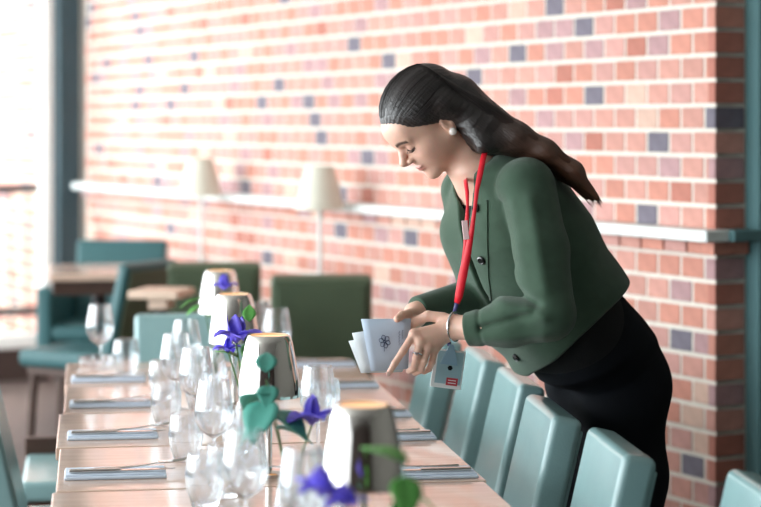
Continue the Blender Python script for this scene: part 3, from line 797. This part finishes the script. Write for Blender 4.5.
rg = ring_mesh(rc, m2-m1, .0100, .0018); rg.box(rc+Vector((-.002,-.0115,.002)), (.008,.005,.007), r=.002); rg.build('finger_ring', M_silver, person)
bc_ = LW.lerp(LA, .02)
ring_mesh(LW.lerp(LA, .08), LA-LW, .0325, .0026).build('bracelet', M_silver, person)
nail = MB(); tip = Vector(LF[0][0][3]); nail.box(tip+Vector((-.0015,-.0058,-.002)), (.0075,.0022,.010), r=.001, seg=2); nail.build('fingernail', mat('nail', lin(235,200,190), .25, coat=.6, var=.02), body)

# hair ------------------------------------------------------------
HC = np.array((-.008, 0, .068)); HR = np.array((.103, .083, .087))
hc = [PQ(452, 107, 4.45), PQ(480, 128, 4.43), PQ(511, 138, 4.40), PQ(541, 151, 4.385), PQ(569, 171, 4.38), PQ(592, 198, 4.39)]
hr_ = [.069, .053, .032, .022, .017, .006]
def f_hair(p):
    q = hd(p); d = ell(q, HC, HR)
    a = (q[:,0]-.012)*.605-(q[:,2]-.030)*.796
    d = smax(d, np.minimum(a, q[:,0]+.004), .006)
    for s in (-.022, 0, .022):
        pts = [c+Ld*s*(1 if i else .5) for i, c in enumerate(hc)]
        d = smin(d, chain(p, pts, hr_, .02), .02)
    # side lock tucked behind the ear and falling along the neck
    d = smin(d, chain(p, [hw(-.03, .066, .045), hw(-.05, .066, -.005), PQ(484, 145, 4.355), PQ(512, 146, 4.37)], [.028, .026, .020, .012], .01), .02)
    d = smax(d, -(cone(p, H0+hf*.004+hl*.02+hu*-.03, neckb+hf*.06, .052, .05)), .01)
    st_ = np.arctan2(q[:,1], q[:,2]-.03)
    return d+.0005*np.sin(st_*46)+.0004*np.sin(st_*101+2)
def hair_mat():
    m = mat('dark_brown_hair', lin(30,23,24), .4, var=.25, scale=30, spec=.9)
    nt = m.node_tree; N = nt.nodes; L = nt.links; b = N['Principled BSDF']
    src = b.inputs['Base Color'].links[0].from_socket
    tc = N.new('ShaderNodeTexCoord'); sp = N.new('ShaderNodeSeparateXYZ'); L.new(tc.outputs['Object'], sp.inputs[0])
    mr = N.new('ShaderNodeMapRange'); mr.inputs[1].default_value = PQ(490,0,4.4).x; mr.inputs[2].default_value = PQ(592,0,4.4).x
    L.new(sp.outputs[0], mr.inputs[0]); mx = N.new('ShaderNodeMix'); mx.data_type = 'RGBA'; mx.inputs[7].default_value = lin(104,66,46)
    mp = N.new('ShaderNodeMapping'); mp.inputs['Rotation'].default_value = (0, R(-36), 0); mp2 = N.new('ShaderNodeMapping'); mp2.inputs['Scale'].default_value = (5, 260, 260)
    nz = N.new('ShaderNodeTexNoise'); nz.inputs['Scale'].default_value = 1; nz.inputs['Detail'].default_value = 3; bp = N.new('ShaderNodeBump'); bp.inputs['Strength'].default_value = .5; bp.inputs['Distance'].default_value = .004
    L.new(tc.outputs['Object'], mp.inputs[0]); L.new(mp.outputs[0], mp2.inputs[0]); L.new(mp2.outputs[0], nz.inputs[0]); L.new(nz.outputs[0], bp.inputs['Height']); L.new(bp.outputs[0], b.inputs['Normal'])
    L.new(mr.outputs[0], mx.inputs[0]); L.new(src, mx.inputs[6]); L.new(mx.outputs[2], b.inputs['Base Color'])
    return m
M_hair = hair_mat()
allp = [np.array(hw(x, y, z)) for x in (-.13,.11) for y in (-.1,.1) for z in (-.08,.17)]+[np.array(c) for c in hc]
hm, hV, hQ = np_mesh('hair', [sdf_mesh(f_hair, np.min(allp, 0)-.04, np.max(allp, 0)+.04, .003)], M_hair)
hair = link('hair', hm, person)
sb = MB(); rs = random.Random(3)
for i in range(520):
    ph = rs.uniform(-1.45, 1.62); pts = []; lf = 1.0+rs.uniform(-.004, .010)
    th0 = max(R(22), R(20)+abs(ph)*.33)
    for j in range(9):
        th = th0+(R(128)-th0)*j/8
        q = HC+HR*(lf-(.05 if j == 0 else .008 if j == 1 else 0))*np.array((math.cos(th), math.sin(th)*math.sin(ph), math.sin(th)*math.cos(ph)))
        pts.append(hw(*q))
    endf = rs.uniform(.55, 1.0)
    for j in range(1, 6):
        c = hc[j]; r_ = hr_[j]*rs.uniform(.94, 1.06)+.001
        dirn = (hc[min(j+1,5)]-hc[j-1]).normalized(); upv = (Vector((0,0,1))-dirn*dirn.z).normalized()
        pts.append(c+Ld*(math.sin(ph)*r_*1.0+.022*math.sin(ph)*(1 if j < 5 else .6))+upv*math.cos(ph)*r_*1.0)
    if rs.random() < .3: pts[-1] += dirn*rs.uniform(0, .02)+Vector((0,0,rs.uniform(-.012,.004)))
    n = len(pts); sb.tube(pts, [.0003+.0009*math.sin(math.pi*(k/(n-1))**.8) for k in range(n)], 3)
sb.build('hair_strand', M_hair, hair, angle=180)['kind'] = 'stuff'

# jacket ------------------------------------------------------------
LSh = O+Td*.422+Ld*.146-Bd*.004; RSh = O+Td*.400-Ld*.136-Bd*.004
LEl = PQ(549, 314, 4.235); LCf = PQ(471, 329, 4.285)
REl = PQ(486, 296, 4.56); RCf = PQ(420, 311, 4.435)
JT = [(-.006, 0, .0, .190, .168), (.06, 0, .002, .190, .163), (.15, 0, .002, .188, .158), (.25, 0, -.002, .186, .157), (.33, 0, -.004, .180, .146), (.39, 0, -.010, .168, .124), (.43, .006, -.014, .146, .100), (.465, .010, -.012, .110, .078), (.492, .008, -.008, .072, .062)]
vneck = frame(O+Td*.475+Bd*.02, (Td, Ld, Bd))
CREASE = [((503,283),(534,301),.009,.010), ((500,300),(540,314),-.006,.015), ((482,327),(530,311),.007,.009), ((484,338),(540,333),-.004,.014), ((505,205),(513,265),.007,.012), ((530,200),(542,285),-.006,.018)]
def crease(p, ax_, ay_, bx_, by_, amp, wid):
    a, b = PQ(ax_, ay_, 4.26), PQ(bx_, by_, 4.26); A = np.array((a.x, a.z)); B = np.array((b.x, b.z)); q = p[:, [0, 2]]; v = B-A
    t = np.clip(((q-A)@v)/(v@v), -.3, 1.3); r2 = ((q-A-np.clip(t, 0, 1)[:,None]*v)**2).sum(1)
    return 1.4*amp*np.exp(-r2/wid**2)*(np.abs(p[:,1]-4.30) < .16)
def f_jacket(p):
    q = tor(p)
    hem = q.copy()
    d = loft(q, JT)
    d = smax(d, .012+.36*np.maximum(0, q[:,1])-.09*q[:,2]-q[:,0], .008)
    wr_ = .0035*np.sin(q[:,0]*38+q[:,1]*22+1.2*np.sin(q[:,2]*18))*np.clip((.36-q[:,0])/.2, 0, 1)
    d = d+wr_*.7
    # far-side front panel hangs straight down under gravity
    d = smin(d, cone(p, O+Td*.34-Ld*.09+Bd*.080, O+Td*.10-Ld*.08+Bd*.12, .05, .045), .05)
    up_ = np.array(LEl)-np.array(LSh)
    s = np.clip(((p-np.array(LSh))@up_)/(up_@up_), 0, 1.1); s2v = np.array(LCf)-np.array(LEl); s2 = np.clip(((p-np.array(LEl))@s2v)/(s2v@s2v), 0, 1)
    a = cone(p, LSh, LSh.lerp(LEl, .5)+Vector((.004,-.004,0)), .066, .063); a = smin(a, cone(p, LSh.lerp(LEl, .5)+Vector((.004,-.004,0)), LEl, .063, .057), .02)
    mid = LEl.lerp(LCf, .5)+Vector((0,0,-.003))
    fo = smin(cone(p, LEl, mid, .057, .050), cone(p, mid, LCf, .050, .038), .02)
    a = smin(a, fo, .012)
    for (ax_, ay_), (bx_, by_), amp, wid in CREASE:
        a = a+crease(p, ax_, ay_, bx_, by_, amp, wid)
    d = smin(d, a, .012)
    cd = (np.array(LCf)-np.array(mid)); cd = cd/np.linalg.norm(cd)
    b = smin(cone(p, RSh, REl, .060, .054), cone(p, REl, RCf, .052, .036), .02)
    d = smin(d, b, .015)
    # cuffs: open ends
    ca = (p-np.array(LCf))@cd; near_ = np.linalg.norm(p-np.array(LCf), axis=1) < .12
    d = np.where(near_, smax(d, ca-.010, .003)+.0035*np.exp(-((ca+.028)/.005)**2)*(np.linalg.norm(p-np.array(LCf), axis=1) < .075), d)
    rd = (np.array(RCf)-np.array(REl)); rd = rd/np.linalg.norm(rd); rb_ = (p-np.array(RCf))@rd; nr = np.linalg.norm(p-np.array(RCf), axis=1) < .12
    d = np.where(nr, smax(d, rb_-.01, .003), d)
    # neck hole and front opening
    d = smax(d, -cone(p, neckb+Bd*.010-Td*.05, H0+hf*-.02-hu*.02, .060, .066), .006)
    gap = np.abs(q[:,1]-.008)-(.009+.030*np.clip((q[:,0]-.33)/.13, 0, 1)**1.5+.0*q[:,0])
    gp = np.maximum(gap, .045-q[:,2]); gp = np.maximum(gp, .10-q[:,0])
    d = smax(d, -gp, .004)
    return d
jl = O+Td*-.02; pts = [O+Td*a+Ld*b+Bd*c for a in (-.03,.5) for b in (-.21,.21) for c in (-.18,.19)]+[LEl, LCf, REl, RCf]
pts = np.array([list(x) for x in pts])
M_jack = mat('green_wool', lin(62,86,70), .85, var=.10, scale=40, bump=.35, bscale=700, sheen=.25, spec=.25)
jm, jV, jQ = np_mesh('jacket', [sdf_mesh(f_jacket, pts.min(0)-.07, pts.max(0)+.07, .0034)], M_jack)
jacket = link('jacket', jm, person)
jb = BVHTree.FromPolygons([tuple(v) for v in jV], [tuple(q) for q in jQ])
def snap(px, py, off=.002):
    d = PQ(px, py, 1.0)-Vector((0,0,CAMZ)); d.normalize(); h, n, i, t = jb.ray_cast(Vector((0,0,CAMZ)), d)
    if h is None: return PQ(px, py, 4.35), Vector((0,-1,0))
    return h+n*off, n
# black top under the jacket and trousers
M_black = mat('black_cloth', lin(12,14,18), .85, var=.15, scale=20, bump=.2, bscale=300)
M_trs = mat('navy_trousers', lin(9,13,20), .8, var=.2, scale=12, bump=.15, bscale=500, spec=.2)
def f_top(p):
    q = tor(p)
    return loft(q, [(-.04, 0, .0, .155, .125), (.05, 0, .012, .165, .134), (.15, 0, .012, .165, .128), (.25, 0, .012, .16, .118), (.34, 0, .01, .15, .105), (.40, 0, .0, .12, .085), (.425, 0, 0, .09, .07)])
pts2 = np.array([list(O+Td*a+Ld*b+Bd*c) for a in (-.06,.45) for b in (-.18,.18) for c in (-.15,.16)])
tm, _, _ = np_mesh('blouse', [sdf_mesh(f_top, pts2.min(0)-.02, pts2.max(0)+.02, .006)], M_black)
link('blouse', tm, person)
PC = PQ(601, 366, 4.64)
def f_tr(p):
    lt = frame(PC, (Vector((0,0,1)), Ld, Fd)); q = lt(p)
    w2 = tor(p)
    d = loft(w2, [(-.09, 0, -.02, .150, .120), (-.05, 0, -.006, .162, .134), (.05, 0, .0, .155, .130), (.08, 0, 0, .15, .125)])
    d = smin(d, ell(q, (-.02, 0, -.030), (.14, .160, .106)), .06)
    for s in (-1, 1):
        a = PC+Ld*(s*.078)+Vector((.020,.012,-.06))+Fd*.005; kn = PC+Ld*(s*.080)+Vector((.03,0.02,-.45))+Fd*(.01 if s > 0 else -.01); an = Vector((kn.x+.015, kn.y+.01, .05))
        d = smin(d, chain(p, [a, a.lerp(kn, .5), kn, an], [.094, .088, .080, .074], .03), .06)
    d = smax(d, .035-p[:,2], .004)
    return d+.0025*np.sin(q[:,0]*30+q[:,2]*25+q[:,1]*12)
tm, tV, tQ = np_mesh('trousers', [sdf_mesh(f_tr, np.array(PC)-np.array((.27,.28,.92)), np.array(PC)+np.array((.28,.28,.24)), .006)], M_trs)
link('trousers', tm, person)
for s in (-1, 1):
    kn = PC+Ld*(s*.080)+Vector((.04,.01,0))+Fd*(.01 if s > 0 else -.01); b0 = Vector((kn.x, kn.y, 0))
    def f_sh(p, b0=b0):
        q = frame(b0, (Fd, Ld, Vector((0,0,1))))(p)
        d = smin(ell(q, (.055, 0, .03), (.12, .045, .035)), ell(q, (-.02, 0, .05), (.06, .040, .055)), .02)
        return smax(d, -q[:,2]+.0005, .004)
    sm_, _, _ = np_mesh('shoe', [sdf_mesh(f_sh, np.array(b0)-np.array((.2,.2,.03)), np.array(b0)+np.array((.2,.2,.13)), .005)], mat('black_leather', lin(20,18,18), .35, var=.1))
    link('shoe', sm_, person)
# placket, hem band, cuff seam, buttons
def ribbon(pxs, wid, m, name, off=.0025, parent=jacket, th=.002):
    pts = []; 
    for a, b in zip(pxs, pxs[1:]):
        n = max(2, int(math.hypot(b[0]-a[0], b[1]-a[1])/5))
        pts += [snap(a[0]+(b[0]-a[0])*i/n, a[1]+(b[1]-a[1])*i/n, off) for i in range(n)]
    pts.append(snap(*pxs[-1], off))
    rows = []
    for i, (p_, n_) in enumerate(pts):
        t = (pts[min(i+1, len(pts)-1)][0]-pts[max(i-1, 0)][0]).normalized(); sd = t.cross(n_).normalized()
        rows.append([p_-sd*wid/2-n_*.002, p_-sd*wid*.3+n_*.0006, p_+sd*wid*.3+n_*.0006, p_+sd*wid/2-n_*.002])
    o = MB().grid(rows).build(name, m, parent); solid(o, th); return o
def button(px, py, r=.010):
    p_, n_ = snap(px, py, .001); M = Matrix.Translation(p_) @ n_.to_track_quat('Z', 'Y').to_matrix().to_4x4()
    MB().lathe([(0,.0045), (r*.6,.0045), (r*.75,.0058), (r,.004), (r,.0), (0,0)], 18, M=M).build('button', mat('black_button', lin(16,16,18), .3, coat=.5, var=.05), jacket)
ribbon([(487,200), (487,240), (488,275), (491,300)], .008, M_jack, 'placket')
for bx, by in ((476.5,208), (482,260), (517,357)): button(bx, by)
# lanyard: two strands to a joint, then a twisted double band
M_red = mat('red_lanyard', lin(214,22,44), .5, var=.06, scale=60, bump=.1)
def band(pts, wids, m, name, parent, face=Vector((-.3,-1,.1)), th=.0016):
    rows = []; n = len(pts)
    for i, p_ in enumerate(pts):
        t = (pts[min(i+1, n-1)]-pts[max(i-1, 0)]).normalized(); sd = t.cross(face).normalized(); w_ = wids[i]/2
        rows.append([p_-sd*w_, p_, p_+sd*w_])
    o = MB().grid(rows).build(name, m, parent); solid(o, th); return o
lan = band([PQ(485,152,4.345), PQ(483,160,4.333), PQ(480,175,4.313), PQ(477,190,4.298), PQ(475,208,4.282), PQ(472,230,4.28), PQ(468,252,4.29), PQ(463,275,4.30), PQ(459,296,4.31), PQ(457,303,4.315)],
     [.012,.013,.013,.010,.008,.011,.016,.02,.018,.012], M_red, 'lanyard', person)
band([PQ(464.5,174,4.47), PQ(465.5,182,4.36), PQ(467,192,4.325), PQ(467.5,205,4.30), PQ(466.5,226,4.292), PQ(465.5,246,4.293), PQ(461,280,4.302)], [.009,.010,.009,.006,.010,.010,.008], M_red, 'strap', lan)
MB().box((0,0,0), (.013,.003,.042), r=.001, seg=1, M=Matrix.Translation(PQ(465.5,230,4.283)) @ Matrix.Rotation(R(-6), 4, 'Y')).build('clasp', mat('clasp_plastic', lin(238,205,208), .4, var=.05), lan)
band([PQ(457,303,4.315), PQ(455,310,4.325), PQ(452,322,4.345), PQ(450,336,4.352), PQ(449,346,4.352)], [.010,.008,.008,.008,.008], mat('lanyard_blue', lin(60,58,110), .5, var=.05), 'strap', lan)
# badge
BMx = Matrix.Translation(PQ(448,369,4.352)) @ Matrix.Rotation(R(8), 4, 'Y') @ Matrix.Rotation(R(8), 4, 'Z')
bd = MB().box((0,0,0), (.070,.003,.086), r=.001, seg=1, M=BMx).build('badge', mat('badge_white', lin(240,244,246), .35, var=.02), lan, False)
MB().box((.002,-.0022,.003), (.058,.001,.072), M=BMx).build('badge_print', mat('badge_blue', lin(160,196,208), .4, var=.05), bd, False)
MB().box((.012,-.0030,-.027), (.026,.001,.017), M=BMx).build('badge_print', mat('badge_red', lin(190,60,72), .5, var=.05), bd, False)
for zz in (-.024, -.030): MB().box((.012,-.0037,zz), (.018,.0006,.0016), M=BMx).build('badge_print', MATS['badge_white'], bd, False)
MB().lathe([(0,.001), (.005,.001), (.006,0), (0,0)], 6, M=BMx @ Matrix.Translation((.004,-.0027,.003)) @ Matrix.Rotation(R(90), 4, 'X')).build('badge_print', M_blackmetal, bd, False)
cl = MB(); pr = [(-.020,.010), (.020,.010), (.010,.040), (.005,.056), (-.005,.056), (-.010,.040)]
cl._add([(x, -.005, z) for x, z in pr]+[(x, -.0025, z) for x, z in pr], [list(range(6)), list(range(6, 12))]+[(i, (i+1) % 6, 6+(i+1) % 6, 6+i) for i in range(6)], BMx)
cl.build('badge_clip', mat('clip_blue', lin(150,188,212), .25, var=.03), bd, False)

# ------------------------------------------------------------------ menu leaflets in her hands
M_menu = [mat('menu_paper', lin(196,212,232), .8, var=.03), mat('menu_paper_white', lin(226,234,240), .8, var=.02)]
M_ink = mat('menu_ink', lin(70,84,120), .8, var=.05)
def card(corners, Z, dz, m, lab, th=.0012):
    q = [PQ(x, y, Z+dd) for (x, y), dd in zip(corners, dz)]
    r = empty('menu_leaflet', tuple(q[3])); tag(r, lab, 'menu', 'menus held by the woman')
    nrm = (q[1]-q[0]).cross(q[3]-q[0]).normalized(); nrm = nrm if nrm.y < 0 else -nrm
    cen = sum(q, Vector())/4
    for k, (s, nm) in enumerate(((0, 'front_page'), (.0028, 'back_page'))):
        rows = [[q[0].lerp(q[1], u/6).lerp(q[3].lerp(q[2], u/6), v/4)-nrm*(s*(u/6+.2))+nrm*.003*math.sin(math.pi*u/6)*(1-s*100) for u in range(7)] for v in range(5)]
        o = MB().grid(rows).build(nm, m, r); solid(o, th)
        if k == 0: first = o
    return r, q, nrm, first
mz = [-.004, .006, .006, -.004]
m1_, q, nn, pg = card([(361,319), (411,318.5), (408,369), (371,371)], 4.318, mz, M_menu[0], 'pale blue front menu leaflet printed with a small flower emblem')
card([(352,333), (405,325), (403,371), (362,372)], 4.3255, mz, M_menu[1], 'white menu leaflet fanned out behind the blue one')
card([(348.5,341), (404,332), (402,372), (361,373)], 4.333, mz, M_menu[1], 'rearmost white menu leaflet, its corner sticking out lowest left')
def on(u, v): return q[0].lerp(q[1], u).lerp(q[3].lerp(q[2], u), v)+nn*.0052
em = MB()
cu, cv = .43, .44
for i in range(6):
    a0 = i*math.pi/3+.3; pts = [on(cu+.012*math.cos(a0), cv+.012*math.sin(a0))]
    for t in (-.45, -.2, .0, .2, .45): rr = .13*(1-.6*abs(t)**1.2); pts.append(on(cu+rr*math.cos(a0+t), cv+rr*math.sin(a0+t)))
    pts.append(pts[0]); em.tube(pts, .00065, 4)
em.tube([on(cu-.02, cv+.10), on(cu-.03, cv+.19)], .0006, 4)
em.build('emblem', M_ink, pg)
tx = MB()
for col, (v0, v1) in ((.76, (.24, .52)), (.83, (.48, .62)), (.83, (.22, .40))):
    n = 16; tx.tube([on(col+.018*math.sin(i*1.9), v0+(v1-v0)*i/n) for i in range(n+1)], .0005, 4)
tx.build('script_print', M_ink, pg)
